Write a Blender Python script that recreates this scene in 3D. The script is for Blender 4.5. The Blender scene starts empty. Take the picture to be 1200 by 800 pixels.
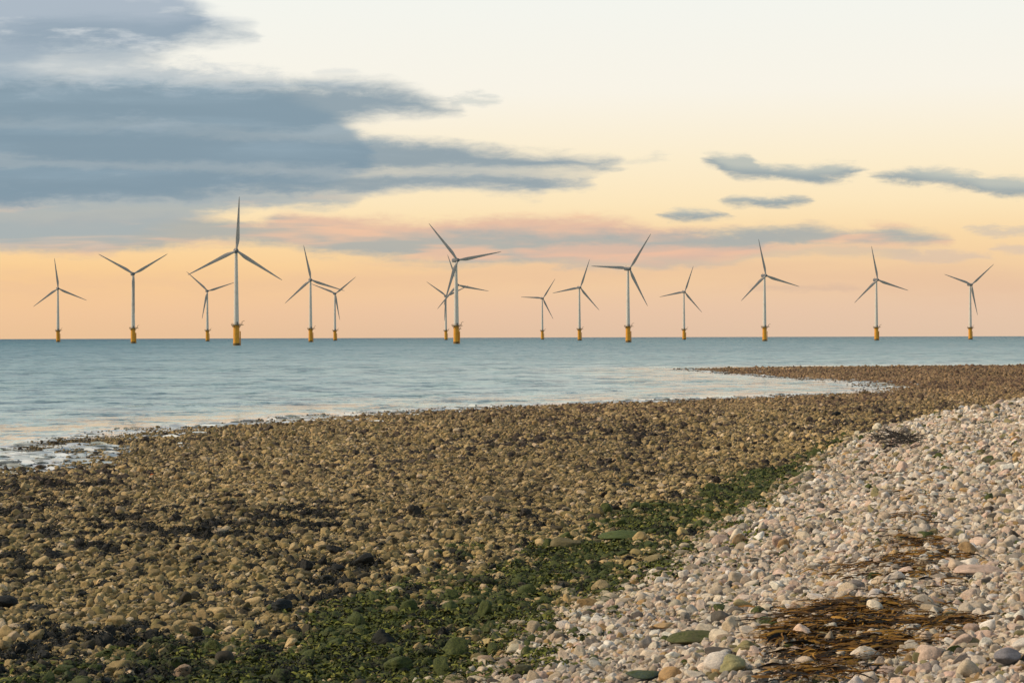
import bpy, bmesh, math, random
import numpy as np
from mathutils import Vector, Matrix

rng = np.random.default_rng(7)
random.seed(7)
SC = bpy.context.scene
COL = SC.collection

# ------------------------------------------------------------------ camera model (1200x800 photo units)
F = 2080.0            # focal length in photo pixels
HC = 8.0              # camera height above the sea
LEV0 = 392.4          # image row of true level at the picture's centre column
ROLL = 3.4 / 1200.0   # horizon rises to the right
RE = 7.4e6            # earth radius with refraction
PITCH = (400 - LEV0) / F

def s2l(c):
    c = np.asarray(c, float) / 255.0
    return tuple(np.where(c <= 0.04045, c / 12.92, ((c + 0.055) / 1.055) ** 2.4))

def level(px):
    return LEV0 - ROLL * (px - 600)

def at_z(px, py, z=0.0):
    D = F * (HC - z) / (py - level(px))
    return ((px - 600) / F * D, D)

# ------------------------------------------------------------------ numpy value noise
_perm = rng.random((257, 257))
_perm[256, :] = _perm[0, :]; _perm[:, 256] = _perm[:, 0]
def vnoise(x, y):
    x = np.asarray(x, float); y = np.asarray(y, float)
    xi = np.floor(x); yi = np.floor(y)
    fx = x - xi; fy = y - yi
    fx = fx * fx * (3 - 2 * fx); fy = fy * fy * (3 - 2 * fy)
    xi = xi.astype(int) % 256; yi = yi.astype(int) % 256
    a = _perm[xi, yi]; b = _perm[xi + 1, yi]; c = _perm[xi, yi + 1]; d = _perm[xi + 1, yi + 1]
    return ((a * (1 - fx) + b * fx) * (1 - fy) + (c * (1 - fx) + d * fx) * fy) * 2 - 1
def fbm(x, y, o=4):
    v = 0; a = 0.55; t = 0
    for i in range(o):
        v = v + a * vnoise(x * 2 ** i + 17.3 * i, y * 2 ** i + 5.1 * i); t += a; a *= 0.5
    return v / t
def sstep(a, b, x):
    t = np.clip((x - a) / (b - a), 0, 1)
    return t * t * (3 - 2 * t)

# ------------------------------------------------------------------ coast and bank outlines on the ground plan
shore_px = [(0, 541), (35, 527), (78, 513), (130, 504.5), (250, 497), (350, 488.5), (450, 481.5), (600, 474.5), (750, 469.5), (850, 465.5),
            (950, 461), (1000, 459), (1028, 453.5), (1000, 448.5), (950, 445), (900, 441.5), (850, 437), (815, 434.0),
            (798, 432.4), (830, 431.3), (900, 430.6), (1000, 429.9), (1100, 429.3), (1200, 428.8)]
shore = [at_z(*p) for p in shore_px]
shore = [(-170, -60), (-90, 30), (-58, 82)] + shore + [(260, 430), (520, 420), (900, 380), (900, -200), (-170, -200)]
ZT = 1.25
toe_px = [(452, 815), (500, 790), (584, 747), (682, 702), (756, 658), (830, 618), (890, 577), (945, 535), (1000, 507), (1060, 493), (1120, 481), (1200, 471.5)]
toe = [at_z(p[0], p[1], ZT) for p in toe_px]
toe = [(-30, -60), (-8, 8)] + toe + [(90, 205), (200, 270), (900, 360), (900, -200), (-30, -200)]

def sdist(poly, x, y):
    x = np.asarray(x, float); y = np.asarray(y, float)
    P = np.array(poly, float); Q = np.roll(P, -1, axis=0)
    d2 = np.full(x.shape, 1e18); ins = np.zeros(x.shape, bool)
    for (ax, ay), (bx, by) in zip(P, Q):
        ex, ey = bx - ax, by - ay
        t = np.clip(((x - ax) * ex + (y - ay) * ey) / (ex * ex + ey * ey + 1e-12), 0, 1)
        d2 = np.minimum(d2, (x - ax - t * ex) ** 2 + (y - ay - t * ey) ** 2)
        if ay != by:
            c = ((ay > y) != (by > y)) & (x < (bx - ax) * (y - ay) / (by - ay) + ax)
            ins ^= c
    d = np.sqrt(d2)
    return np.where(ins, d, -d)

def ground(x, y):
    """height, distance inland, distance up the bank"""
    x = np.asarray(x, float); y = np.asarray(y, float)
    sd = sdist(shore, x, y) + 1.6 * fbm(x / 14, y / 14, 3)
    db = sdist(toe, x, y) + 0.9 * fbm(x / 6 + 40, y / 6, 3)
    z = np.where(sd > 0, 0.005 * np.minimum(sd, 26) + 0.028 * np.clip(sd - 26, 0, None), 0.035 * sd)
    z = ZT * np.tanh(z / ZT) / math.tanh(1.6) * np.where(z > 0, 1, 1)
    z = np.clip(z, -4, None)
    near = sstep(-6, 25, sd)
    z = z + (0.10 * fbm(x / 9, y / 9, 3) + 0.06 * fbm(x / 2.2 + 9, y / 2.2, 3)) * (0.6 + 0.4 * near + 0.6 * sstep(-14, -20, x) * sstep(30, 4, np.abs(sd))) - 0.05 * (1 - near) - 0.05 * sstep(14, 0, np.abs(sd - 3))
    t = np.clip(db + 1.0, 0, None)
    rise = 0.185 * (np.sqrt(t * t + 1.2) - 1.1)
    rise = 4.2 * np.tanh(np.clip(rise, 0, None) / 4.2)
    rise = rise + 0.10 * sstep(1, 4, db) * (np.sin(db * 1.1 + 2 * fbm(x / 7, y / 7, 2)) + 0.6 * fbm(x / 3, y / 3, 2))
    z = z + np.clip(rise, 0, None)
    # promenade side behind the bank, under the camera
    k = 1 - sstep(3, 17, y)
    z = z * (1 - k) + np.maximum(z, 6.25) * k
    return z, sd, db

def hit(px, py):
    """ground point under a photo position"""
    lo = 14.0
    sx = (px - 600) / F; sl = (py - level(px)) / F
    ds = np.concatenate([np.arange(14, 120, 0.1), np.arange(120, 460, 0.5)])
    z, _, _ = ground(ds * sx, ds)
    i = np.argmax(z >= HC - sl * ds)
    d = ds[i]
    return (d * sx, d, float(z[i]))

# ------------------------------------------------------------------ node helpers
def new_mat(name):
    m = bpy.data.materials.new(name); m.use_nodes = True
    nt = m.node_tree
    return m, nt, nt.nodes['Principled BSDF']

class NB:
    """small expression builder for shader nodes"""
    def __init__(s, nt): s.nt = nt; s.N = nt.nodes; s.L = nt.links
    def _in(s, sock, v):
        if isinstance(v, bpy.types.NodeSocket): s.L.new(v, sock)
        elif v is not None: sock.default_value = v
    def m(s, op, a, b=None, c=None, clamp=False):
        n = s.N.new('ShaderNodeMath'); n.operation = op; n.use_clamp = clamp
        for i, v in enumerate((a, b, c)): s._in(n.inputs[i], v)
        return n.outputs[0]
    def add(s, a, b): return s.m('ADD', a, b)
    def sub(s, a, b): return s.m('SUBTRACT', a, b)
    def mul(s, a, b): return s.m('MULTIPLY', a, b)
    def smooth(s, a, b, x):
        n = s.N.new('ShaderNodeMapRange'); n.interpolation_type = 'SMOOTHSTEP'
        s._in(n.inputs['Value'], x); n.inputs['From Min'].default_value = a; n.inputs['From Max'].default_value = b
        return n.outputs['Result']
    def rng(s, x, a, b, c, d):
        n = s.N.new('ShaderNodeMapRange')
        s._in(n.inputs['Value'], x)
        for k, v in zip(('From Min', 'From Max', 'To Min', 'To Max'), (a, b, c, d)): n.inputs[k].default_value = v
        return n.outputs['Result']
    def mix(s, f, a, b, mode='MIX'):
        n = s.N.new('ShaderNodeMix'); n.data_type = 'RGBA'; n.blend_type = mode
        s._in(n.inputs[0], f)
        for i, v in ((6, a), (7, b)):
            if isinstance(v, bpy.types.NodeSocket): s.L.new(v, n.inputs[i])
            else: n.inputs[i].default_value = (*v[:3], 1)
        return n.outputs[2]
    def noise(s, vec, scale, detail=4, rough=0.55, dist=0.0, col=False, dims='3D'):
        n = s.N.new('ShaderNodeTexNoise'); n.noise_dimensions = dims
        if vec is not None: s.L.new(vec, n.inputs['Vector'])
        n.inputs['Scale'].default_value = scale; n.inputs['Detail'].default_value = detail
        n.inputs['Roughness'].default_value = rough; n.inputs['Distortion'].default_value = dist
        return n.outputs['Color' if col else 'Fac']
    def xyz(s, x, y, z):
        n = s.N.new('ShaderNodeCombineXYZ')
        for i, v in enumerate((x, y, z)): s._in(n.inputs[i], v)
        return n.outputs[0]
    def sep(s, v):
        n = s.N.new('ShaderNodeSeparateXYZ'); s.L.new(v, n.inputs[0]); return n.outputs
    def ramp(s, x, stops):
        n = s.N.new('ShaderNodeValToRGB'); s._in(n.inputs[0], x)
        e = n.color_ramp.elements
        while len(e) < len(stops): e.new(0.5)
        for el, (p, c) in zip(e, stops): el.position = p; el.color = (*c[:3], 1)
        return n.outputs[0]
    def curve(s, x, pts):
        n = s.N.new('ShaderNodeFloatCurve'); s._in(n.inputs['Value'], x); n.inputs['Factor'].default_value = 1
        c = n.mapping.curves[0]
        while len(c.points) < len(pts): c.points.new(0.5, 0.5)
        for p, (a, b) in zip(c.points, pts): p.location = (a, b); p.handle_type = 'AUTO_CLAMPED'
        n.mapping.update()
        return n.outputs[0]
    def attr(s, name, typ='GEOMETRY'):
        n = s.N.new('ShaderNodeAttribute'); n.attribute_name = name; n.attribute_type = typ; return n.outputs

# ------------------------------------------------------------------ world: dusk sky with clouds, all by direction
SUN_AZ, SUN_EL = math.radians(-88), math.radians(36)   # azimuth clockwise from +Y (the view); behind, to the left
W = bpy.data.worlds.new('World'); SC.world = W; W.use_nodes = True
nt = W.node_tree; nt.nodes.clear(); b = NB(nt)
tc = nt.nodes.new('ShaderNodeTexCoord').outputs['Generated']
dx, dy, dz = b.sep(tc)
hyp = b.m('SQRT', b.add(b.mul(dx, dx), b.mul(dy, dy)))
el = b.m('ARCTAN2', dz, hyp)
az = b.m('ARCTAN2', dx, dy)
dyc = b.m('MAXIMUM', dy, 0.2)
U = b.mul(b.m('DIVIDE', dx, dyc), F / 1200)                 # -0.5..0.5 across the view
V = b.mul(b.m('DIVIDE', dz, dyc), F)                        # photo pixels above level
# clear-sky colours by elevation (degrees / 90)
eln = b.m('DIVIDE', el, math.pi / 2, clamp=True)
def pxel(v): return math.degrees(math.atan(v / F)) / 90
SKY = [(0.0, (226, 190, 160)), (pxel(30), (236, 196, 163)), (pxel(70), (248, 206, 154)), (pxel(110), (252, 218, 166)), (pxel(150), (253, 230, 188)),
       (pxel(205), (252, 237, 206)), (pxel(285), (249, 244, 231)), (pxel(390), (244, 245, 238)), (pxel(520), (216, 228, 232)), (0.24, (150, 182, 200)),
       (0.36, (112, 152, 180)), (0.6, (92, 132, 165)), (1.0, (80, 118, 152))]
sky = b.ramp(eln, [(p, s2l(c)) for p, c in SKY])
# the right-hand end of the horizon is greyer and pinker than the left
side = b.smooth(-0.45, 0.55, U)
low = b.smooth(170, 10, V)
sky = b.mix(b.mul(b.mul(side, low), 0.5), sky, s2l((226, 200, 176)))
sky = b.mix(b.mul(b.smooth(0.1, -0.5, U), b.mul(b.smooth(150, 60, V), 0.28)), sky, s2l((255, 203, 128)))
# noise fields in stretched sky coordinates
vv = b.m('DIVIDE', V, 100.0)
p1 = b.xyz(b.mul(U, 6.0), b.mul(vv, 2.2), 3.1)
n1 = b.sub(b.noise(p1, 1.6, 6, 0.6), 0.5)
p2 = b.xyz(b.mul(U, 5.0), b.mul(vv, 4.0), 8.7)
n2 = b.sub(b.noise(p2, 1.0, 4, 0.5, 0.3), 0.5)                  # long streaks
p3 = b.xyz(b.mul(U, 22.0), b.mul(vv, 6.0), 1.7)
n3 = b.sub(b.noise(p3, 1.3, 8, 0.66, 0.3), 0.5)               # edges
Y = b.sub(b.sub(LEV0, b.mul(U, 3.4)), V)                    # photo row
Yw = b.add(Y, b.add(b.mul(n1, 26), b.mul(n3, 22)))
Uw = b.add(b.add(U, 0.5), b.mul(n1, 0.05))
def yc(y): return (y + 150) / 600.0
def cloud(top, bot, soft, base):
    lo = min(p[0] for p in top + bot); hi = max(p[0] for p in top + bot)
    xs = lambda x: min(max((x + 300) / 1800.0, 0), 1)
    xin = b.m('DIVIDE', b.add(b.mul(Uw, 1200), 300), 1800.0, clamp=True)
    def pad(pts, gap):
        pts = sorted(pts)
        q = [(xs(x), yc(y)) for x, y in pts]
        if pts[0][0] > -290: q = [(max(q[0][0] - 0.02, 0), q[0][1] + gap), *q]
        if pts[-1][0] < 1490: q = [*q, (min(q[-1][0] + 0.02, 1), q[-1][1] + gap)]
        if q[0][0] > 0: q = [(0, q[0][1]), *q]
        if q[-1][0] < 1: q = [*q, (1, q[-1][1])]
        return q
    t = b.curve(xin, pad(top, 0.06)); o = b.curve(xin, pad(bot, -0.06))
    yn = b.m('DIVIDE', b.add(base, 150), 600.0)
    d = b.mul(b.m('MINIMUM', b.sub(yn, t), b.sub(o, yn)), 600)
    h = b.mul(b.sub(o, yn), 600)                             # pixels above the cloud's base
    d = b.add(b.add(d, b.mul(n2, soft * 1.1)), soft * 0.25)
    return b.smooth(-soft * 0.35, soft, d), d, h
def over(bg, mask, colour, op):
    return b.mix(b.mul(mask, op), bg, colour)
blue = s2l((131, 153, 167)); blue_l = s2l((150, 171, 184)); grey = s2l((169, 174, 172)); pink = s2l((242, 192, 162)); beige = s2l((205, 195, 180))
# faint high veil, everywhere overhead
veil = b.smooth(0.05, 0.32, b.noise(b.xyz(b.mul(az, 2.0), b.mul(el, 7.0), 0.0), 1.2, 5, 0.6))
sky = over(sky, b.mul(veil, b.smooth(0.2, 0.5, el)), s2l((150, 172, 186)), 0.35)
# faint pink mist low over the sea
fm, _, _ = cloud([(-300, 318), (300, 322), (620, 300), (760, 296), (900, 300), (1200, 322)], [(-300, 345), (300, 340), (620, 335), (760, 325), (900, 335), (1200, 350)], 26, Yw)
sky = over(sky, fm, s2l((226, 186, 158)), 0.38)
# long grey band with rosy upper edges
m, d, h = cloud([(-300, 250), (0, 256), (200, 250), (300, 262), (350, 250), (450, 258), (550, 256), (700, 255), (760, 262), (850, 268), (900, 267), (950, 263), (985, 270), (1030, 264), (1060, 268), (1112, 279)],
                [(-300, 300), (0, 291), (60, 297), (150, 291), (280, 284), (400, 300), (500, 306), (640, 306), (800, 308), (860, 300), (930, 289), (1000, 287), (1112, 284)], 13, Yw)
cc = b.mix(b.mul(b.smooth(20, 42, b.add(h, b.mul(n2, 30))), 0.75), grey, pink)
cc = b.mix(b.mul(b.smooth(0.04, 0.16, n2), 0.7), cc, pink)
sky = over(sky, m, cc, b.rng(n2, -0.2, 0.25, 0.97, 0.8))
m, d, h = cloud([(600, 290), (700, 288), (880, 287), (1020, 289), (1070, 293)], [(600, 300), (700, 313), (830, 314), (900, 303), (1020, 299), (1070, 296)], 9, Yw)
sky = over(sky, m, b.mix(b.smooth(2, 14, h), s2l((196, 185, 172)), pink), 0.55)
for t_, o_, op, c_ in [([(1040, 297), (1100, 294), (1160, 297)], [(1040, 299), (1100, 309), (1160, 303)], 0.5, (206, 188, 176)),
                       ([(1135, 268), (1180, 266), (1300, 268)], [(1135, 271), (1180, 274), (1300, 274)], 0.55, (196, 188, 180)),
                       ([(1165, 288), (1210, 286), (1300, 290)], [(1165, 293), (1210, 300), (1300, 305)], 0.5, (206, 190, 180)),
                       ([(880, 334), (960, 333), (1010, 337)], [(880, 338), (960, 341), (1010, 340)], 0.35, (206, 178, 160)),
                       ([(525, 114), (560, 112), (582, 116)], [(525, 120), (560, 121), (582, 119)], 0.5, (185, 195, 195)),
                       ([(720, 190), (750, 188), (785, 180)], [(720, 194), (750, 193), (785, 184)], 0.3, (190, 195, 190)),
                       ([(380, 84), (400, 82), (425, 85)], [(380, 90), (400, 91), (425, 90)], 0.3, (195, 203, 206))]:
    m, d, h = cloud(t_, o_, 6, Yw); sky = over(sky, m, s2l(c_), op)
# beige underside of the big cloud, thinning downwards
m, d, h = cloud([(-300, 215), (0, 220), (200, 222), (330, 226), (420, 232)], [(-300, 290), (0, 290), (110, 284), (200, 268), (260, 250), (330, 243), (420, 236)], 16, Yw)
sky = over(sky, m, b.mix(b.smooth(-0.02, 0.14, n2), s2l((170, 179, 180)), s2l((214, 194, 176))), 0.9)
# the big slate-blue cloud: three overlapping tongues
big = None
for t_, o_, so in [([(-300, 66), (0, 84), (100, 92), (190, 97), (300, 101), (360, 118), (400, 140), (430, 165)], [(-300, 232), (0, 236), (150, 232), (300, 226), (360, 222), (400, 212), (430, 195)], 16),
                   ([(-300, 60), (0, 76), (100, 84), (190, 91), (300, 95), (400, 98), (470, 103), (515, 118), (535, 126)], [(-300, 180), (0, 176), (200, 170), (330, 160), (430, 140), (515, 131), (535, 128)], 20),
                   ([(-300, 130), (0, 140), (250, 150), (400, 160), (520, 167), (600, 177), (680, 183), (725, 187)], [(-300, 215), (0, 214), (400, 206), (560, 203), (660, 200), (725, 191)], 16),
                   ([(-300, 180), (0, 185), (300, 195), (450, 198), (600, 200), (665, 205), (696, 209)], [(-300, 245), (0, 246), (150, 242), (300, 236), (420, 229), (560, 224), (620, 230), (650, 222), (696, 213)], 15)]:
    m, d, h = cloud(t_, o_, so, Yw)
    light = b.smooth(26, 105, b.add(h, b.mul(n2, 150)))
    cc = b.mix(light, blue, blue_l)
    cc = b.mix(b.mul(b.smooth(0.06, 0.26, n1), 0.45), cc, s2l((172, 186, 196)))
    cc = b.mix(b.mul(b.smooth(20, 2, d), 0.3 if so > 15.5 else 0.5), cc, s2l((198, 201, 198)))
    sky = over(sky, m, cc, 0.9)
# upper left cloud
m, d, h = cloud([(-300, -120), (0, -130), (140, -60), (200, -14), (235, 10), (262, 26), (300, 38)], [(-300, 72), (0, 82), (60, 66), (130, 68), (180, 66), (230, 48), (270, 43), (300, 41)], 26, Yw)
cc = b.mix(b.smooth(10, 70, b.add(h, b.mul(n2, 90))), s2l((140, 160, 177)), s2l((166, 180, 194)))
cc = b.mix(b.mul(b.smooth(0.03, 0.2, n1), 0.8), cc, s2l((206, 212, 216)))
sky = over(sky, m, cc, 0.93)
m, d, h = cloud([(-300, 45), (0, 50), (120, 58), (220, 78), (330, 92)], [(-300, 100), (0, 100), (120, 100), (330, 101)], 24, b.add(Yw, b.mul(n3, 40)))
sky = over(sky, m, b.mix(b.smooth(-0.1, 0.15, n1), s2l((170, 184, 194)), s2l((200, 207, 210))), 0.7)
# the small detached clouds on the right
for t_, o_ in [([(822, 184), (838, 181), (855, 182), (872, 181), (884, 184), (892, 193), (940, 196), (975, 192), (1000, 193), (1016, 199)], [(822, 188), (838, 197), (860, 206), (900, 208), (950, 212), (985, 212), (1000, 209), (1016, 202)]),
               ([(1026, 206), (1060, 201), (1090, 198), (1125, 200), (1160, 207), (1200, 209), (1290, 214)], [(1026, 208), (1060, 213), (1090, 217), (1130, 221), (1160, 229), (1200, 230), (1290, 228)]),
               ([(770, 250), (790, 247), (820, 246), (853, 251)], [(770, 255), (790, 258), (820, 258), (853, 254)]),
               ([(853, 236), (880, 233), (910, 231), (942, 233)], [(853, 238), (880, 242), (910, 241), (942, 236)])]:
    m, d, h = cloud(t_, o_, 9, b.add(Y, b.add(b.mul(n3, 24), b.mul(n1, 5))))
    sky = over(sky, m, b.mix(b.smooth(2, 15, b.add(h, b.mul(n3, 20))), s2l((140, 158, 167)), s2l((184, 190, 184))), 0.92)
bg = nt.nodes.new('ShaderNodeBackground'); nt.links.new(sky, bg.inputs[0]); bg.inputs[1].default_value = 1.0
ns = nt.nodes.new('ShaderNodeTexSky'); ns.sky_type = 'NISHITA'; ns.sun_disc = False
ns.sun_elevation = SUN_EL; ns.sun_rotation = SUN_AZ; ns.air_density = 1.2; ns.dust_density = 1.5
bg2 = nt.nodes.new('ShaderNodeBackground'); nt.links.new(ns.outputs[0], bg2.inputs[0]); bg2.inputs[1].default_value = 0.09
mx = nt.nodes.new('ShaderNodeMixShader')
nt.links.new(b.mul(b.smooth(0.25, 0.6, el), 0.45), mx.inputs[0]); nt.links.new(bg.outputs[0], mx.inputs[1]); nt.links.new(bg2.outputs[0], mx.inputs[2])
wo = nt.nodes.new('ShaderNodeOutputWorld'); nt.links.new(mx.outputs[0], wo.inputs[0])

sl = bpy.data.lights.new('sun', 'SUN'); sl.energy = 3.3; sl.angle = math.radians(6); sl.color = (1.0, 0.83, 0.62)
so = bpy.data.objects.new('sun', sl); COL.objects.link(so)
sdv = Vector((math.sin(SUN_AZ) * math.cos(SUN_EL), math.cos(SUN_AZ) * math.cos(SUN_EL), math.sin(SUN_EL)))
so.rotation_euler = (-sdv).to_track_quat('-Z', 'Y').to_euler()

# ------------------------------------------------------------------ camera
cd = bpy.data.cameras.new('camera'); cam = bpy.data.objects.new('camera', cd); COL.objects.link(cam)
cd.sensor_width = 36; cd.lens = F / 1200 * 36; cd.clip_end = 60000; cd.clip_start = 0.1
cam.location = (0, 0, HC)
cam.matrix_world = Matrix.Translation((0, 0, HC)) @ Matrix.Rotation(math.pi / 2 - PITCH, 4, 'X') @ Matrix.Rotation(-ROLL, 4, 'Z')
SC.camera = cam
SC.view_settings.view_transform = 'Standard'; SC.view_settings.look = 'None'
SC.view_settings.exposure = 0; SC.view_settings.gamma = 1; SC.view_settings.use_curve_mapping = False

# ------------------------------------------------------------------ mesh helpers
def mesh_np(name, verts, faces, smooth=True):
    me = bpy.data.meshes.new(name)
    verts = np.asarray(verts, np.float32); faces = np.asarray(faces, np.int32)
    n = faces.shape[1]
    me.vertices.add(len(verts)); me.vertices.foreach_set('co', verts.ravel())
    me.loops.add(faces.size); me.loops.foreach_set('vertex_index', faces.ravel())
    me.polygons.add(len(faces)); me.polygons.foreach_set('loop_start', np.arange(0, faces.size, n, dtype=np.int32))
    me.polygons.foreach_set('use_smooth', np.full(len(faces), smooth, bool))
    me.update(calc_edges=True)
    return me
def add_obj(name, me, mat=None, parent=None):
    o = bpy.data.objects.new(name, me); COL.objects.link(o)
    if mat is not None:
        me.materials.clear(); me.materials.append(mat)
    if parent is not None: o.parent = parent
    return o
def tag(o, label=None, cat=None, group=None, kind=None):
    if label: o['label'] = label
    if cat: o['category'] = cat
    if group: o['group'] = group
    if kind: o['kind'] = kind
    return o
def grid_faces(nr, nc):
    i = np.arange(nr - 1)[:, None] * nc + np.arange(nc - 1)[None, :]
    i = i.ravel()
    return np.stack([i, i + 1, i + nc + 1, i + nc], 1)
def col_attr(me, name, c):
    a = me.attributes.new(name, 'FLOAT_COLOR', 'POINT')
    a.data.foreach_set('color', np.concatenate([c, np.ones((len(c), 1))], 1).astype(np.float32).ravel())

# ------------------------------------------------------------------ the beach as one sheet
def shore_classes(x, y, z, sd, db):
    """weights: bank, green band, far brown"""
    bank = sstep(-0.7, 0.6, db + 0.8 * fbm(x / 1.5, y / 1.5, 3))
    wid = 1.2 + 5.4 * sstep(115, 42, y) + 5.0 * sstep(37, 29, y)
    g = sstep(0, 1, 1 - np.abs(db + wid * 0.42) / (wid * 0.66) + 1.3 * fbm(x / 1.9 + 3, y / 3.2 + 8, 4) + 0.02)
    g = g * sstep(135, 95, y)
    g = np.maximum(g, 1.0 * sstep(-0.15, 0.2, fbm(x / 2.0 + 31, y / 3.0, 3)) * sstep(44, 35, y) * sstep(-12, -5, db) * (db < 0.4))
    far = sstep(170, 330, y)
    return bank, g, far

rr = np.concatenate([np.linspace(0.5, 14, 14), np.arange(14.4, 60, 0.4), np.arange(60, 150, 0.8), np.arange(150, 470, 1.6), np.linspace(480, 900, 12)])
aa = np.concatenate([np.radians(np.linspace(-80, -22, 24)), np.radians(np.linspace(-21, 21, 330)), np.radians(np.linspace(22, 80, 24))])
R_, A_ = np.meshgrid(rr, aa, indexing='ij')
gx = (R_ * np.sin(A_)).ravel(); gy = (R_ * np.cos(A_)).ravel()
gz, gsd, gdb = ground(gx, gy)
bank, g, far = shore_classes(gx, gy, gz, gsd, gdb)
c = np.array((0.05, 0.037, 0.020))[None] * np.ones((len(gx), 1))
def lerp(c, w, t): return c * (1 - w[:, None]) + np.array(t)[None] * w[:, None]
c = lerp(c, far, (0.10, 0.062, 0.038)); c = lerp(c, g * 0.9, (0.022, 0.03, 0.010)); c = lerp(c, bank, (0.21, 0.17, 0.125))
wet = sstep(7, -1, gsd)
c = c * (1 - 0.5 * wet[:, None])
me = mesh_np('beach', np.stack([gx, gy, gz], 1), grid_faces(len(rr), len(aa))[:, ::-1])
col_attr(me, 'gcol', c)
gm, nt, bs = new_mat('beach_grit'); b = NB(nt)
pos = nt.nodes.new('ShaderNodeNewGeometry').outputs['Position']
gn = b.noise(pos, 9, 6, 0.7)
nt.links.new(b.mix(1.0, b.attr('gcol')['Color'], b.ramp(gn, [(0.3, (0.45,) * 3), (0.7, (1.5,) * 3)]), 'MULTIPLY'), bs.inputs['Base Color'])
bs.inputs['Roughness'].default_value = 0.85
bp = nt.nodes.new('ShaderNodeBump'); bp.inputs['Distance'].default_value = 0.06; bp.inputs['Strength'].default_value = 0.9
nt.links.new(gn, bp.inputs['Height']); nt.links.new(bp.outputs[0], bs.inputs['Normal'])
tag(add_obj('beach', me, gm), 'brown cobble foreshore rising to a pale shingle bank', 'beach', kind='structure')

# ------------------------------------------------------------------ the sea, curved with the earth
rs = np.concatenate([np.linspace(40, 90, 20), np.arange(91, 480, 0.9), np.geomspace(481, 16000, 160)])
as_ = np.concatenate([np.radians(np.linspace(-80, -22, 30)), np.radians(np.linspace(-21, 21, 420)), np.radians(np.linspace(22, 80, 30))])
R_, A_ = np.meshgrid(rs, as_, indexing='ij')
wx = (R_ * np.sin(A_)).ravel(); wy = (R_ * np.cos(A_)).ravel(); wr = R_.ravel()
wsd = sdist(shore, wx, wy)
wz = -wr ** 2 / (2 * RE)
off = -wsd
swell = np.zeros_like(wz)
for d0, amp, w0, sh in [(7, 0.14, 0.8, 3.0), (16, 0.34, 1.0, 9.0), (27, 0.2, 1.3, 21.0), (44, 0.14, 1.8, 5.0)]:
    pos_ = off - d0 - 2.5 * fbm(wx / 30 + sh, wy / 30, 2)
    patch = sstep(-0.05, 0.35, fbm(wx / 26 + sh * 3, wy / 40 + sh, 2))
    lee = sstep(60, 10, wx)                                # the inlet is sheltered
    swell += amp * np.exp(-(pos_ / w0) ** 2) * patch * lee * (off > 2)
wz = wz + swell
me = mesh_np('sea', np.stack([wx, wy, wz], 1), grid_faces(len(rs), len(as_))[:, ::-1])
a = me.attributes.new('calm', 'FLOAT', 'POINT')
calm = np.maximum(sstep(45, 3, off), 0.9 * sstep(5, 25, wx) * sstep(200, 240, wy) * sstep(385, 330, wy) * sstep(60, 20, off))
a.data.foreach_set('value', calm.astype(np.float32))
a = me.attributes.new('shore_dist', 'FLOAT', 'POINT'); a.data.foreach_set('value', np.clip((np.log10(np.clip(off, 0.8, None)) + 0.1) / 3.9, 0, 1).astype(np.float32))
sm, nt, bs = new_mat('sea_water'); b = NB(nt)
pos = nt.nodes.new('ShaderNodeNewGeometry').outputs['Position']
px_, py_, pz_ = b.sep(pos)
pv = b.xyz(px_, b.mul(py_, 1.0), 0.0)
def slope(scale, det, rough):
    n = nt.nodes.new('ShaderNodeTexNoise'); n.noise_dimensions = '2D'
    nt.links.new(pv, n.inputs['Vector']); n.inputs['Scale'].default_value = scale; n.inputs['Detail'].default_value = det; n.inputs['Roughness'].default_value = rough
    v = nt.nodes.new('ShaderNodeVectorMath'); v.operation = 'SUBTRACT'; nt.links.new(n.outputs['Color'], v.inputs[0]); v.inputs[1].default_value = (0.5, 0.5, 0.5)
    return v.outputs[0]
def vadd(a_, c_, op='ADD'):
    v = nt.nodes.new('ShaderNodeVectorMath'); v.operation = op
    nt.links.new(a_, v.inputs[0])
    nt.links.new(c_, v.inputs[1]); return v.outputs[0]
def vscale(a_, f):
    v = nt.nodes.new('ShaderNodeVectorMath'); v.operation = 'SCALE'; nt.links.new(a_, v.inputs[0])
    b._in(v.inputs['Scale'], f); return v.outputs[0]
s1 = slope(1.8, 4, 0.6); s2 = slope(0.09, 3, 0.55)
patchy = b.noise(b.xyz(b.mul(px_, 0.006), b.mul(py_, 0.016), 0.0), 1.0, 4, 0.6)
calm_a = b.attr('calm')['Fac']
ampn = b.mul(b.rng(calm_a, 0, 1, 1.0, 1.0), b.mul(b.rng(patchy, 0.3, 0.7, 0.6, 1.35), b.rng(b.noise(b.xyz(b.mul(px_, 0.12), b.mul(py_, 0.05), 0.0), 1.0, 7, 0.72), 0.36, 0.64, 0.5, 2.0)))
s3 = slope(0.33, 3, 0.6)
sv = vscale(vadd(vadd(vscale(s1, 2.2), vscale(s3, 2.4)), vscale(s2, 2.0)), ampn)
sx_, sy_, _z = b.sep(sv)
nv = nt.nodes.new('ShaderNodeVectorMath'); nv.operation = 'NORMALIZE'
geo = nt.nodes.new('ShaderNodeNewGeometry')
nt.links.new(vadd(geo.outputs['Normal'], b.xyz(sx_, sy_, 0.0)), nv.inputs[0])
nt.links.new(nv.outputs[0], bs.inputs['Normal'])
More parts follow.
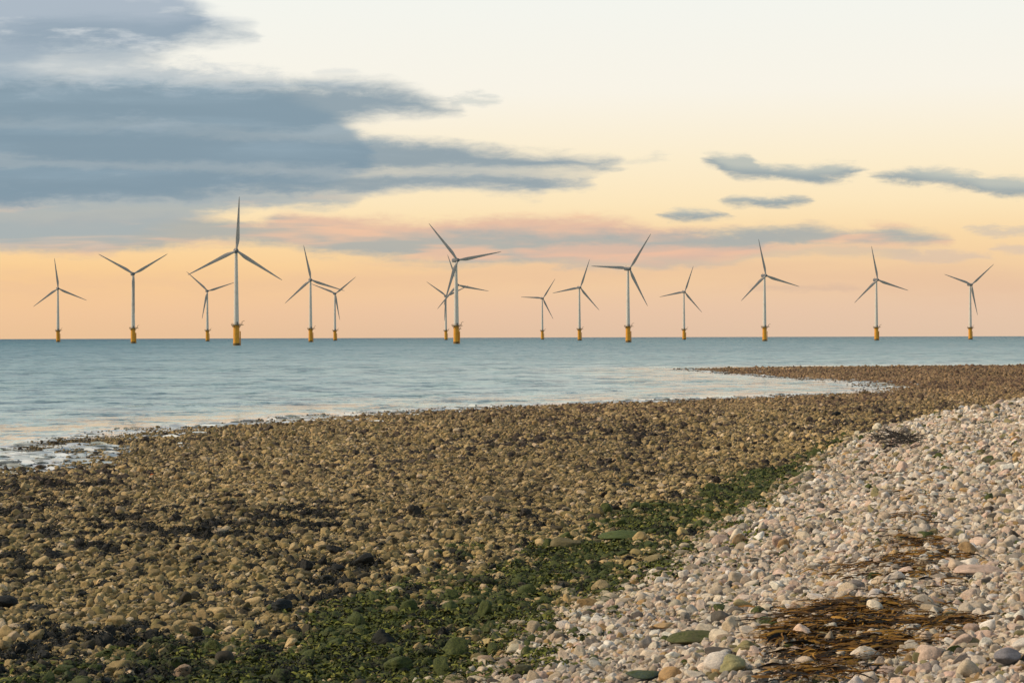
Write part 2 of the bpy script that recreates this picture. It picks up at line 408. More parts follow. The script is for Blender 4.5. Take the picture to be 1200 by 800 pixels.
nt.links.new(b.ramp(b.add(b.attr('shore_dist')['Fac'], b.mul(b.sub(patchy, 0.5), 0.35)), [(0.0, (0.76, 0.78, 0.74)), (0.11, (0.66, 0.71, 0.66)), (0.24, (0.52, 0.61, 0.57)), (0.42, (0.41, 0.52, 0.515)), (0.6, (0.29, 0.42, 0.435)), (0.74, (0.185, 0.315, 0.35)), (0.86, (0.07, 0.205, 0.24)), (0.96, (0.03, 0.115, 0.155))]), bs.inputs['Base Color'])  # near-white inshore stops paint in sky reflection and foam; darker stops are deep water
nt.links.new(b.rng(calm_a, 0, 1, 0.3, 0.1), bs.inputs['Roughness']); bs.inputs['IOR'].default_value = 1.333; nt.links.new(b.rng(calm_a, 0, 1, 0.28, 0.13), bs.inputs['Specular IOR Level'])
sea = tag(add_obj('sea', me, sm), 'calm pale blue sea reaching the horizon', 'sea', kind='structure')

# ------------------------------------------------------------------ wind turbines
def paint(name, colr, rough=0.45, dirt=None):
    m, nt, bs = new_mat(name); b = NB(nt)
    tcn = nt.nodes.new('ShaderNodeTexCoord').outputs['Object']
    n = b.noise(tcn, 0.35, 5, 0.6)
    c2 = dirt or tuple(v * 0.72 for v in colr)
    nt.links.new(b.mix(b.smooth(0.42, 0.72, n), colr, c2), bs.inputs['Base Color'])
    bs.inputs['Roughness'].default_value = rough
    return m
M_white = paint('turbine_paint', (0.76, 0.67, 0.56), 0.5, (0.66, 0.575, 0.47))
M_blade = paint('blade_paint', (0.50, 0.425, 0.36), 0.5)
M_nac = paint('nacelle_paint', (0.17, 0.165, 0.165), 0.5)
M_yellow = paint('yellow_paint', (0.86, 0.37, 0.02), 0.5, (0.70, 0.26, 0.02))
M_plat = paint('platform_steel', (0.16, 0.11, 0.045), 0.6)
M_rust = paint('splash_zone', (0.24, 0.13, 0.03), 0.8, (0.07, 0.055, 0.03))
M_door = paint('door_paint', (0.09, 0.10, 0.11), 0.5)

def lathe(bm, prof, seg=24, M=None):
    rings = []
    for r, z in prof:
        rings.append([bm.verts.new((r * math.cos(2 * math.pi * i / seg), r * math.sin(2 * math.pi * i / seg), z)) for i in range(seg)])
    for a_, c_ in zip(rings, rings[1:]):
        for i in range(seg):
            bm.faces.new((a_[i], a_[(i + 1) % seg], c_[(i + 1) % seg], c_[i]))
    bm.faces.new(rings[-1]); bm.faces.new(rings[0][::-1])
    if M is not None: bmesh.ops.transform(bm, matrix=M, verts=[v for r in rings for v in r])
def rod(bm, p, q, r, seg=8):
    p, q = Vector(p), Vector(q); d = q - p
    M = Matrix.Translation(p) @ d.to_track_quat('Z', 'Y').to_matrix().to_4x4()
    lathe(bm, [(r, 0), (r, d.length)], seg, M)
def bm_obj(name, bm, mat, parent, smooth=True):
    me = bpy.data.meshes.new(name); bmesh.ops.recalc_face_normals(bm, faces=bm.faces); bm.to_mesh(me); bm.free()
    me.polygons.foreach_set('use_smooth', [smooth] * len(me.polygons))
    if smooth: me.set_sharp_from_angle(angle=math.radians(40))
    return add_obj(name, me, mat, parent)

HUB = 80.0; OVER = 4.6
def turbine_proto():
    root = bpy.data.objects.new('wind_turbine', None); COL.objects.link(root)
    bm = bmesh.new(); lathe(bm, [(2.75, -3), (2.75, 3.0), (2.70, 3.0), (2.6, 16.4), (3.0, 16.6), (3.0, 17.0)], 28)
    tp = bm_obj('transition_piece', bm, M_yellow, root)
    bm = bmesh.new(); lathe(bm, [(2.80, -3), (2.80, 1.6), (2.77, 1.9)], 28)
    bm_obj('splash_band', bm, M_rust, tp)
    bm = bmesh.new()
    for s in (-1, 1):
        rod(bm, (1.9 + 0 * s, -2.9 + s * 0.0, -2), (1.9, -2.9, -2.01), 0.01)
        rod(bm, (3.35, s * 0.9, -2.5), (3.35, s * 0.9, 12), 0.28, 10)
    for z in np.arange(-1, 12, 1.5): rod(bm, (3.35, -0.9, z), (3.35, 0.9, z), 0.12, 6)
    for z in (0.5, 6, 11.6):
        for s in (-1, 1): rod(bm, (2.5, s * 0.8, z), (3.4, s * 0.9, z), 0.2, 6)
    bm_obj('boat_landing', bm, M_yellow, root)
    bm = bmesh.new(); lathe(bm, [(2.2, 16.9), (4.4, 17.05), (4.4, 17.5), (2.2, 17.55)], 28)
    for i in range(8):
        t_ = i * math.pi / 4
        rod(bm, (2.6 * math.cos(t_), 2.6 * math.sin(t_), 14.9), (4.1 * math.cos(t_), 4.1 * math.sin(t_), 17.0), 0.16, 6)
    bm2 = bmesh.new()
    bmesh.ops.create_cube(bm, size=1, matrix=Matrix.Translation((4.6, 0.4, 17.28)) @ Matrix.Diagonal((3.0, 3.0, 0.4, 1)))
    pf = bm_obj('platform', bm, M_plat, root, False)
    bm = bm2
    for i in range(20):
        t_ = i * math.pi / 10; u_ = (i + 1) * math.pi / 10
        p_ = (4.3 * math.cos(t_), 4.3 * math.sin(t_)); q_ = (4.3 * math.cos(u_), 4.3 * math.sin(u_))
        rod(bm, (*p_, 17.5), (*p_, 18.65), 0.06, 5)
        for z in (18.05, 18.65): rod(bm, (*p_, z), (*q_, z), 0.06, 5)
    rl = bm_obj('railing', bm, M_plat, pf)
    bm = bmesh.new()
    rod(bm, (5.0, 0.8, 17.5), (5.0, 0.8, 20.2), 0.22, 8); rod(bm, (5.0, 0.8, 20.1), (7.2, 0.6, 21.0), 0.17, 8)
    bm_obj('davit_crane', bm, M_plat, pf)
    bm = bmesh.new()
    prof = [(2.25, 17.5)]
    for k in range(1, 13):
        z = 17.5 + (78.0 - 17.5) * k / 12; r = 2.25 - 0.95 * k / 12
        if k in (4, 8): prof += [(r + 0.0, z - 0.12), (r + 0.05, z - 0.1), (r + 0.05, z + 0.1), (r, z + 0.12)]
        else: prof.append((r, z))
    lathe(bm, prof, 32)
    tw = bm_obj('tower', bm, M_white, root)
    bm = bmesh.new()
    bmesh.ops.create_cube(bm, size=1, matrix=Matrix.Rotation(math.radians(-60), 4, 'Z') @ Matrix.Translation((2.2, 0, 18.8)) @ Matrix.Diagonal((0.2, 0.9, 2.2, 1)))
    bm_obj('tower_door', bm, M_door, tw, False)
    # nacelle: rounded box, rotor towards -Y before yaw
    bm = bmesh.new()
    secs = [(-2.9, 1.45, 1.5, 0), (-2.2, 1.7, 1.75, 0), (0, 1.85, 1.95, 0.05), (4, 1.85, 1.95, 0.1), (6.8, 1.7, 1.7, 0.15), (7.6, 1.3, 1.3, 0.15)]
    rings = []
    for y, hw, hh, zo in secs:
        ring = []
        for i in range(24):
            t_ = 2 * math.pi * i / 24; e = 0.45
            cx = math.copysign(abs(math.cos(t_)) ** e, math.cos(t_)); cz = math.copysign(abs(math.sin(t_)) ** e, math.sin(t_))
            ring.append(bm.verts.new((hw * cx, y, zo + hh * cz)))
        rings.append(ring)
    for a_, c_ in zip(rings, rings[1:]):
        for i in range(24): bm.faces.new((a_[i], a_[(i + 1) % 24], c_[(i + 1) % 24], c_[i]))
    bm.faces.new(rings[0]); bm.faces.new(rings[-1])
    na = bm_obj('nacelle', bm, M_nac, root)
    bm = bmesh.new(); rod(bm, (0.5, 5.5, 1.9), (0.5, 5.5, 3.6), 0.08, 6); rod(bm, (-0.5, 5.5, 1.9), (-0.5, 5.5, 3.2), 0.08, 6); rod(bm, (-0.8, 5.5, 3.2), (0.8, 5.5, 3.4), 0.07, 6)
    bm_obj('wind_vane', bm, M_door, na)
    bm = bmesh.new(); lathe(bm, [(1.45, -1.5), (1.75, -0.8), (1.75, 0.6), (1.5, 1.4), (1.0, 2.0), (0.4, 2.35), (0.05, 2.45)], 24, Matrix.Rotation(math.pi / 2, 4, 'X'))
    hb = bm_obj('hub', bm, M_nac, root)
    # blade along +Z, chord in X, thickness in Y
    bm = bmesh.new(); rings = []
    for r, ch, th, tw_, xo in [(1.0, 1.9, 1.9, 0, 0), (2.6, 1.9, 1.85, 5, 0), (5, 2.5, 1.5, 14, .2), (8, 3.25, 1.0, 13, .45), (10.5, 3.4, .8, 11, .5), (15, 3.0, .62, 8, .42), (22, 2.35, .45, 5, .3), (30, 1.75, .3, 3, .2), (38, 1.2, .2, 1.5, .1), (43, .8, .12, .5, .02), (45.6, .3, .05, 0, -.05)]:
        ring = []
        for i in range(18):
            t_ = 2 * math.pi * i / 18
            x_ = math.cos(t_) * ch / 2; y_ = math.sin(t_) * th / 2 * (1 if ch == th else (0.6 + 0.5 * (x_ / (ch / 2) < 0.4)))
            v = Matrix.Rotation(math.radians(tw_), 3, 'Z') @ Vector((x_ + xo, y_, 0))
            ring.append(bm.verts.new((v.x, v.y - 0.0012 * r * r * 0.6, r)))
        rings.append(ring)
    for a_, c_ in zip(rings, rings[1:]):
        for i in range(18): bm.faces.new((a_[i], a_[(i + 1) % 18], c_[(i + 1) % 18], c_[i]))
    bm.faces.new(rings[0]); bm.faces.new(rings[-1])
    bl = [bm_obj('blade', bm, M_blade, root)]
    for k in range(2): bl.append(add_obj('blade', bl[0].data, None, root))
    return root
proto = turbine_proto()
def copy_tree(o, parent=None):
    c_ = o.copy(); COL.objects.link(c_)
    if parent is not None: c_.parent = parent
    for ch in list(o.children): copy_tree(ch, c_)
    return c_
# hub column/row in the photo, tower column, angle of one blade, heading
T = [(67.5, 338, 68, 97, 12, 'wind turbine at the far left, the small one standing alone nearest the left edge'),
     (156, 321, 156, 31, 14, 'wind turbine with rotor like a letter Y, second from the left edge'),
     (242.5, 341, 243, 138, 14, 'small far wind turbine under the left blade of the tallest turbine'),
     (276.5, 294, 277, 87, 8, 'tallest and nearest wind turbine, one blade pointing straight up'),
     (364, 328, 364, 102, 10, 'mid-sized wind turbine right of the tallest, blade tip touching its small right neighbour'),
     (392, 344, 392.5, 39, 16, 'small far wind turbine overlapped by the blade tip of its larger left neighbour'),
     (522, 347, 522.5, 145, 14, 'small far wind turbine just left of the close overlapping pair of towers'),
     (535.8, 334, 536, 109, 10, 'wind turbine whose tower is hidden behind a larger tower, only blades showing'),
     (536, 305, 534.6, 131, 22, 'large wind turbine at the centre with two smaller rotors overlapping its tower'),
     (636, 349.5, 635.5, 57, 18, 'smallest farthest wind turbine, right of the central overlapping cluster'),
     (680, 337, 679, 71, 18, 'wind turbine whose upright blade reaches the level blade of the large turbine on its right'),
     (738, 315, 736, 57, 22, 'large wind turbine right of centre with one blade level to the left'),
     (802, 342, 801.5, 71, 16, 'small wind turbine between the two large ones right of centre'),
     (896.5, 323, 896, 103, 20, 'large wind turbine below the small dark clouds on the right'),
     (1027.5, 328, 1027, 102, 20, 'wind turbine second from the right edge, behind the stony spit'),
     (1138, 333.5, 1137, 41, 20, 'wind turbine nearest the right edge with a Y-shaped rotor')]
for i, (hx, hy, tx, ang, yaw, lab) in enumerate(T):
    o = proto if i == 0 else copy_tree(proto)
    D = F * (HUB - HC) / (level(tx) - hy)
    D = F * (HUB - HC - D * D / (2 * RE)) / (level(tx) - hy)
    o.location = ((tx - 600) / F * D, D, -D * D / (2 * RE))
    o.rotation_euler = (0, 0, 0)
    yw = math.radians(yaw) - o.location.x / D * 0.6
    tag(o, lab, 'wind turbine', 'offshore wind turbines standing in the sea')
    hubp = Vector((OVER * math.sin(yw), -OVER * math.cos(yw), HUB))
    k = 0
    for ch in sorted(o.children, key=lambda q: q.name):
        nm = ch.name.split('.')[0]
        if nm == 'nacelle': ch.location = (0, 0, HUB); ch.rotation_euler = (0, 0, yw)
        elif nm == 'hub': ch.location = hubp; ch.rotation_euler = (0, 0, yw)
        elif nm == 'blade':
            th = math.radians(ang + 120 * k); k += 1
            ch.location = hubp; ch.rotation_euler = (0, math.pi / 2 - th, yw)
        elif nm in ('platform', 'boat_landing'): ch.rotation_euler = (0, 0, math.radians(-20 + 13 * (i % 4)))

# ------------------------------------------------------------------ stones
def ico(sub):
    bm = bmesh.new(); bmesh.ops.create_icosphere(bm, subdivisions=sub, radius=1)
    v = np.array([p.co[:] for p in bm.verts]); f = np.array([[q.index for q in p.verts] for p in bm.faces]); bm.free()
    return v / np.linalg.norm(v, axis=1)[:, None], f
IV, IF = ico(4)
def n3d(p, s, sc):
    return (fbm(p[:, 0] * sc + s, p[:, 1] * sc + p[:, 2] * 0.7 * sc + s, 3) + fbm(p[:, 2] * sc - s, p[:, 0] * 0.6 * sc + p[:, 1] * sc, 3)) * 0.5
def stone_mesh(i, kind):
    r_ = np.random.default_rng(100 + i)
    k = 20 if kind == 'cobble' else 15
    pl = r_.normal(size=(k, 3)); pl /= np.linalg.norm(pl, axis=1)[:, None]
    off_ = r_.uniform(0.72, 1.0, k)
    p = 9 if kind == 'cobble' else 14
    dt = np.clip(IV @ pl.T, 0, None) / off_
    r = (np.sum(dt ** p, 1) + 1e-6) ** (-1 / p)
    r = np.clip(r, 0.3, 1.35)
    if kind == 'cobble': r = r * (1 + 0.05 * n3d(IV, i * 3.1, 2.2) + 0.02 * n3d(IV, i * 1.7, 7))
    elif kind == 'rough': r = r * (1 + 0.12 * n3d(IV, i * 3.1, 2.5) + 0.06 * n3d(IV, i * 1.7, 8))
    else: r = r * (1 + 0.16 * n3d(IV, i * 3.1, 3) + 0.13 * n3d(IV, i * 1.7, 9))
    v = IV * r[:, None]
    v = v / np.abs(v[:, :2]).max()
    return mesh_np('stone', v, IF, True)
st, nt, bs = new_mat('beach_stone'); b = NB(nt)
tcn = nt.nodes.new('ShaderNodeTexCoord').outputs['Object']
oi = nt.nodes.new('ShaderNodeObjectInfo')
rv = b.mul(oi.outputs['Random'], 40.0)
off3 = nt.nodes.new('ShaderNodeVectorMath'); off3.operation = 'ADD'; nt.links.new(tcn, off3.inputs[0]); nt.links.new(b.xyz(rv, rv, rv), off3.inputs[1])
sn = b.noise(off3.outputs[0], 2.2, 6, 0.68); sf = b.noise(off3.outputs[0], 9, 5, 0.7)
colA = b.attr('col', 'INSTANCER')['Color']
cc = b.mix(1.0, colA, b.ramp(sn, [(0.28, (0.62, 0.60, 0.56)), (0.5, (1, 1, 1)), (0.74, (1.28, 1.22, 1.12))]), 'MULTIPLY')
cc = b.mix(1.0, cc, b.ramp(sf, [(0.3, (0.72,) * 3), (0.6, (1.1,) * 3)]), 'MULTIPLY')
weed = b.attr('weed', 'INSTANCER')['Fac']
geo = nt.nodes.new('ShaderNodeNewGeometry'); nz = b.sep(geo.outputs['Normal'])[2]
wm = b.smooth(0.35, 0.62, b.add(b.mul(weed, 0.9), b.add(b.mul(b.sub(sn, 0.5), 0.9), b.mul(nz, 0.12))))
wm = b.mul(wm, b.m('GREATER_THAN', weed, 0.02))
wc = b.ramp(sf, [(0.3, (0.022, 0.028, 0.006)), (0.5, (0.06, 0.072, 0.012)), (0.72, (0.15, 0.165, 0.025))])
cc = b.mix(wm, cc, wc)
nt.links.new(cc, bs.inputs['Base Color']); bs.inputs['Roughness'].default_value = 0.78; bs.inputs['Specular IOR Level'].default_value = 0.35
bp = nt.nodes.new('ShaderNodeBump'); bp.inputs['Distance'].default_value = 0.05; bp.inputs['Strength'].default_value = 0.6
nt.links.new(b.add(sf, b.mul(sn, 0.7)), bp.inputs['Height']); nt.links.new(bp.outputs[0], bs.inputs['Normal'])
KINDS = ['cobble'] * 9 + ['rough'] * 7 + ['weedy'] * 5
MESH = [stone_mesh(i, k) for i, k in enumerate(KINDS)]
for m_ in MESH: m_.materials.append(st)
IDX = {'cobble': list(range(9)), 'rough': list(range(9, 16)), 'weedy': list(range(16, 21))}

def polar_points(r0, r1, s0, ks, azl=math.radians(20), smax=9):
    xs, ys, ss = [], [], []
    r = r0
    while r < r1:
        s = min(s0 + ks * max(r - 25, 0), smax)
        n = int(2 * azl * r / s)
        az_ = (np.arange(n) + rng.random(n) * 0.9) / n * 2 * azl - azl
        rj = r + (rng.random(n) - 0.5) * s * 1.1
        xs.append(rj * np.sin(az_)); ys.append(rj * np.cos(az_)); ss.append(np.full(n, s))
        r += s * 0.92
    return np.concatenate(xs), np.concatenate(ys), np.concatenate(ss)
def pick(pal, n):
    pal_c = np.array([p[1] for p in pal]); w = np.array([p[0] for p in pal], float)
    i = rng.choice(len(pal), n, p=w / w.sum())
    c_ = pal_c[i] * rng.uniform(0.74, 1.22, (n, 1)) * rng.uniform(0.975, 1.025, (n, 3))
    return c_, i
ALL = []   # dict arrays per layer
def layer(x, y, s, fam):
    z, sd, db = ground(x, y)
    bank, g, far = shore_classes(x, y, z, sd, db)
    n = len(x)
    is_bank = rng.random(n) < bank
    if fam == 'bank': keep = is_bank
    else: keep = (~is_bank)
    keep &= (sd > -3) | (rng.random(n) < 0.25 * np.exp(sd / 3.0))
    keep &= (z > -0.22)
    keep &= ~((sd < 3) & (rng.random(n) < 0.35))
    x, y, s, z, sd, db, bank, g, far = [q[keep] for q in (x, y, s, z, sd, db, bank, g, far)]
    n = len(x)
    weed = np.zeros(n)
    big = np.zeros(n, int)
    if fam == 'bank':
        r = s * np.exp(rng.normal(-0.80, 0.44, n)); r = np.clip(r, 0.25 * s, 1.35 * s)
        c_, ci = pick([(34, (0.67, 0.55, 0.41)), (24, (0.56, 0.43, 0.295)), (12, (0.63, 0.45, 0.335)), (7, (0.31, 0.26, 0.21)), (14, (0.78, 0.69, 0.575)), (5, (0.48, 0.30, 0.13)), (5, (0.13, 0.105, 0.08)), (6, (0.26, 0.215, 0.10))], n)
        toe_ = sstep(2.2, 0, db)
        c_ = c_ * (1 - 0.25 * toe_[:, None] * np.array([0.6, 0.7, 1.2]))
        weed = np.where(rng.random(n) < 0.35 * toe_ * (0.4 + 1.2 * (fbm(x / 1.5, y / 2.5, 3) > 0.05)) + 0.03, rng.uniform(0.3, 0.9, n), 0)
        idx = rng.choice(IDX['cobble'] + IDX['rough'], n)
        cls = np.where(ci == 6, 3, np.where(ci == 3, 2, np.where((ci == 0) | (ci == 4), 0, 1)))
    else:
        r = s * np.exp(rng.normal(-0.74, 0.44, n)); r = np.clip(r, 0.25 * s, 1.5 * s)
        c_, ci = pick([(30, (0.41, 0.285, 0.115)), (22, (0.29, 0.21, 0.075)), (13, (0.52, 0.37, 0.17)), (5, (0.62, 0.46, 0.27)), (16, (0.16, 0.12, 0.047)), (14, (0.06, 0.046, 0.022))], n)
        pn = fbm(x / 0.9 + 3, y / 1.6 + 11, 3) * 0.8 + 0.4 * fbm(x / 8 + 1, y / 14, 2) + 0.25 * np.exp(-((x / y * F - 130) / 90) ** 2 - ((y - 135) / 25) ** 2)
        dk = sstep(0.16, 0.5, pn + 0.42 * sstep(47, 37, y) * sstep(1, -2, x) * sstep(-15, -9, x)) * 0.75
        dark = rng.random(n) < np.clip(dk + 0.035, 0, 0.85)
        c_ = np.where(dark[:, None], np.array((0.017, 0.0165, 0.0125)) * rng.uniform(0.6, 1.7, (n, 1)), c_)
        brown = (0.25 * sstep(45, 100, y) + 0.75 * sstep(110, 280, y))[:, None]
        c_ = c_ * (1 - brown) + (c_ * 0.35 + np.array((0.20, 0.112, 0.062)) * rng.uniform(0.5, 1.0, (n, 1))) * brown
        c_ = c_ * (1 - 0.4 * sstep(5, -1, sd)[:, None])
        c_ = c_ * (1 + 0.32 * fbm(x / 7 + 70, y / 16 + 3, 4) + 0.15 * fbm(x / 2 + 7, y / 4, 2))[:, None]
        tr = sstep(12, 0, -db)[:, None] * sstep(38, 60, y)[:, None]
        c_ = np.where(dark[:, None], c_, c_ * (1 + 0.15 * tr))
        gg = g * (~dark)
        weed = np.where(rng.random(n) < gg * 0.95, rng.uniform(0.45, 1.0, n), 0)
        weed = np.where((g > 0.4) & dark, 0.5, weed)
        r = r * (1 - 0.45 * sstep(9, 1, sd))
        idx = np.where(dark, rng.choice(IDX['weedy'], n), rng.choice(IDX['rough'] + IDX['rough'] + IDX['cobble'], n))
        idx = np.where((weed > 0.4), rng.choice(IDX['weedy'] + IDX['rough'], n), idx)
        r = np.where(dark, r * 1.12, r)
        cls = np.where(dark, 6, np.where(weed > 0.1, 7, np.where((ci == 3) | (ci == 2), 4, 5)))
    sx = r * rng.uniform(0.85, 1.3, n); sy = r * rng.uniform(0.65, 1.0, n); sz = r * rng.uniform(0.5, 1.0, n)
    z = z + sz * rng.uniform(0.05, 0.5, n)
    rot = np.stack([rng.normal(0, 0.42, n), rng.normal(0, 0.42, n), rng.uniform(0, 2 * math.pi, n)], 1)
    ALL.append(dict(x=x, y=y, z=z, sc=np.stack([sx, sy, sz], 1), rot=rot, col=c_, weed=weed, idx=idx, cls=cls, r=r, db=db, sd=sd))
BZ = math.radians(20)
layer(*polar_points(16, 200, 0.178, 0.0011), 'bank')
layer(*polar_points(16, 110, 0.115, 0.0010), 'bank')
layer(*polar_points(24, 445, 0.178, 0.00050, smax=0.36), 'shore')
layer(*polar_points(24, 130, 0.12, 0.0008), 'shore')
layer(*polar_points(16, 46, 0.075, 0.0008), 'bank')
layer(*polar_points(24, 52, 0.095, 0.0008), 'shore')
# sparse larger stones
lx, ly, ls = polar_points(17, 240, 0.40, 0.0022)
k_ = rng.random(len(lx)) < 0.04
layer(lx[k_], ly[k_], ls[k_] * 0.6, 'bank'); 
k_ = rng.random(len(lx)) < 0.07
k_ &= (ly < 75) | (rng.random(len(lx)) < 0.15)
layer(lx[k_], ly[k_], ls[k_] * 0.62, 'shore')
P = {k: np.concatenate([d[k] for d in ALL]) for k in ALL[0]}
N = len(P['x'])
print('stones', N)

# hand-placed stones: column, row (centre of base), width and height in photo pixels, colour, mesh kind, weed, tilt, label
SPECIAL = [
 (1128, 481, 13, 8, (0.70, 0.66, 0.60), 'cobble', 0, 0, 'large white boulder on the crest of the shingle bank, against the brown foreshore'),
 (1150, 676, 80, 15, (0.60, 0.42, 0.31), 'cobble', 0, 0.14, 'long flat pinkish slab lying on the shingle near the right edge'),
 (724, 634, 54, 12, (0.10, 0.13, 0.035), 'cobble', 0.35, 0.06, 'long flat slab with bright green film amid the dark green weed'),
 (660, 645, 44, 15, (0.17, 0.13, 0.05), 'rough', 0.2, 0.0, 'flat olive brown slab just left of the bright green slab'),
 (768, 661, 28, 16, (0.31, 0.24, 0.11), 'cobble', 0.25, 0.25, 'tan stone with weedy flank below the bright green slab'),
 (426, 667, 32, 22, (0.014, 0.014, 0.011), 'weedy', 0, 0, 'big black weed-covered rock standing out on the tan foreshore'),
 (393, 672, 22, 12, (0.016, 0.016, 0.012), 'weedy', 0, 0, 'smaller black rock at the left foot of the big black rock'),
 (328, 720, 36, 22, (0.022, 0.026, 0.026), 'weedy', 0, 0, 'rounded slate-black rock at the upper edge of the green weed'),
 (115, 752, 28, 15, (0.50, 0.36, 0.20), 'cobble', 0, 0.1, 'smooth cream cobble among black stones near the lower left'),
 (4, 714, 30, 20, (0.014, 0.014, 0.012), 'weedy', 0, 0, 'black rock cut by the left edge of the photo'),
 (178, 559, 9, 5, (0.60, 0.13, 0.02), 'cobble', 0, 0, 'small bright orange stone on the brown foreshore'),
 (808, 757, 62, 16, (0.14, 0.13, 0.05), 'cobble', 0.4, 0.12, 'long olive mossy stone lying on the pale shingle'),
 (464, 793, 46, 28, (0.03, 0.04, 0.015), 'weedy', 0.9, 0, 'rounded dark green weed-covered boulder at the bottom edge'),
 (446, 762, 36, 30, (0.017, 0.018, 0.012), 'weedy', 0.2, 0, 'black shaggy boulder just above the dark green boulder'),
 (776, 740, 34, 12, (0.52, 0.33, 0.15), 'cobble', 0, 0.15, 'flat orange tan cobble just above the long olive mossy stone'),
 (1070, 733, 19, 14, (0.58, 0.52, 0.44), 'cobble', 0, 0, 'white cobble lying on the brown dried seaweed'),
 (1107, 700, 20, 12, (0.56, 0.46, 0.36), 'rough', 0, 0, 'beige block of stone at the right end of the dried seaweed'),
 (980, 489, 15, 9, (0.012, 0.012, 0.010), 'weedy', 0, 0, 'black rock on the far foreshore beyond the inlet head'),
 (211, 796, 26, 17, (0.40, 0.27, 0.17), 'rough', 0, 0.2, 'angular pinkish brown stone at the bottom edge among black weed'),
 (1196, 735, 18, 17, (0.20, 0.12, 0.075), 'cobble', 0, 0, 'dark reddish brown cobble at the right edge'),
 (1180, 780, 34, 20, (0.25, 0.23, 0.235), 'cobble', 0, 0, 'large grey cobble in the lower right corner'),
 (860, 792, 42, 26, (0.36, 0.32, 0.15), 'weedy', 0, 0, 'knobbly yellowish barnacled stone at the bottom of the shingle'),
 (613, 794, 28, 20, (0.09, 0.085, 0.04), 'rough', 0.1, 0, 'dark olive boulder at the foot of the shingle, bottom edge'),
 (752, 799, 62, 14, (0.06, 0.085, 0.06), 'cobble', 0.4, 0, 'flat blue green stone cut by the bottom edge'),
 (735, 573, 20, 9, (0.015, 0.016, 0.012), 'weedy', 0, 0, 'black rock above the upper end of the green weed'),
 (230, 661, 18, 11, (0.014, 0.014, 0.012), 'weedy', 0, 0, 'isolated black rock on the tan stones left of centre'),
 (940, 742, 34, 14, (0.56, 0.47, 0.37), 'cobble', 0, 0.4, 'leaning pale cobble at the left end of the dried seaweed'),
 (868, 715, 28, 15, (0.46, 0.36, 0.17), 'cobble', 0.1, 0, 'yellow tan cobble left of the dried seaweed'),
 (255, 628, 24, 12, (0.42, 0.32, 0.20), 'rough', 0, 0, 'large pale tan stone standing up on the upper left foreshore'),
 (258, 702, 18, 12, (0.36, 0.25, 0.15), 'rough', 0, 0.2, 'reddish tan block left of the slate-black rock'),
]
SRC = {}
clear = np.zeros(N, bool)
def put_stone(name, i, loc, rot, sc, colr, weed, label, cat, group=None):
    o = bpy.data.objects.new(name, MESH[i]); COL.objects.link(o)
    o.location = loc; o.rotation_euler = rot; o.scale = sc
    o['col'] = (float(colr[0]), float(colr[1]), float(colr[2]), 1.0); o['weed'] = float(weed)
    tag(o, label, cat, group); SRC.setdefault(i, o)
    return o
for q, (px, py, w, h, c_, kd, wd, tilt, lab) in enumerate(SPECIAL):
    x, y, z = hit(px, py)
    hw = w * y / F / 2; hh = h * y / F / 2
    i = IDX[kd][q % len(IDX[kd])]
    zz = float(ground(np.array([x]), np.array([y]))[0][0])
    clear |= ((P['x'] - x) / (hw * 1.0)) ** 2 + ((P['y'] - y - hw * 0.4) / (hw * 0.8 + 0.12)) ** 2 < 1
    clear |= (np.abs(P['x'] - x) < hw * 0.8) & (P['y'] < y) & (P['y'] > y - hw * 1.2 - 0.3) & (P['r'] > hh * 1.2)
    put_stone('boulder' if w > 24 else 'cobble', i, (x, y + hw * 0.4, zz + hh * 0.6 + 0.04), (0.05, -tilt * 0.6, 0.25 * math.sin(q * 7)), (hw * 1.02, hw * 0.75, hh * 0.95), c_, wd, lab, 'boulder' if w > 24 else 'stone')

# the largest stones in view become objects of their own, per kind; the rest is uncountable shingle
pxs = 600 + F * P['x'] / P['y']; pys = LEV0 - ROLL * (pxs - 600) + F * (HC - P['z']) / P['y']
inv = ~clear & (pxs > 2) & (pxs < 1198) & (pys < 797) & (pys > 420)
size = np.where(inv, P['r'] / P['y'], 0)
NAMES = {0: ('cobble', 'stone', 'pale cream cobble'), 1: ('cobble', 'stone', 'tan or pinkish cobble'), 2: ('cobble', 'stone', 'grey cobble'), 3: ('cobble', 'stone', 'dark brown cobble'),
         4: ('foreshore_stone', 'stone', 'light tan stone'), 5: ('foreshore_stone', 'stone', 'olive brown stone'), 6: ('weedy_rock', 'rock', 'black weed-covered rock'), 7: ('weedy_rock', 'rock', 'green weed-covered rock')}
def where_(k):
    x_, y_ = pxs[k], pys[k]
    if P['cls'][k] <= 3:
        if x_ > 900 and y_ > 735: return 'in the lower right corner of the shingle'
        if x_ > 1100: return 'right of the dried seaweed'
        if y_ > 740: return 'at the foot of the shingle bank near the bottom edge'
        return 'on the shingle between green weed and dried seaweed'
    if y_ > 760: return 'along the bottom edge of the foreshore'
    if x_ > 480: return 'beside the green weed band'
    if x_ < 230: return 'on the left of the foreshore'
    return 'on the foreshore above the green weed'
chosen = np.zeros(N, bool)
for fam, num in (((0, 1, 2, 3), 270), ((4, 5), 280), ((6, 7), 280)):
    m = np.isin(P['cls'], fam)
    ids = np.where(m & (size > 0))[0]
    ids = ids[np.argsort(-size[ids])][:num]
    for k in ids:
        nm, cat, what = NAMES[int(P['cls'][k])]
        lab = what + ' ' + where_(k)
        put_stone(nm, int(P['idx'][k]), (P['x'][k], P['y'][k], P['z'][k]), P['rot'][k], P['sc'][k], P['col'][k], P['weed'][k], lab, cat, what + 's ' + where_(k))
        chosen[k] = True
missing = [i for i in range(len(MESH)) if i not in SRC]
print('unsourced meshes', missing)
rest = ~chosen & ~clear

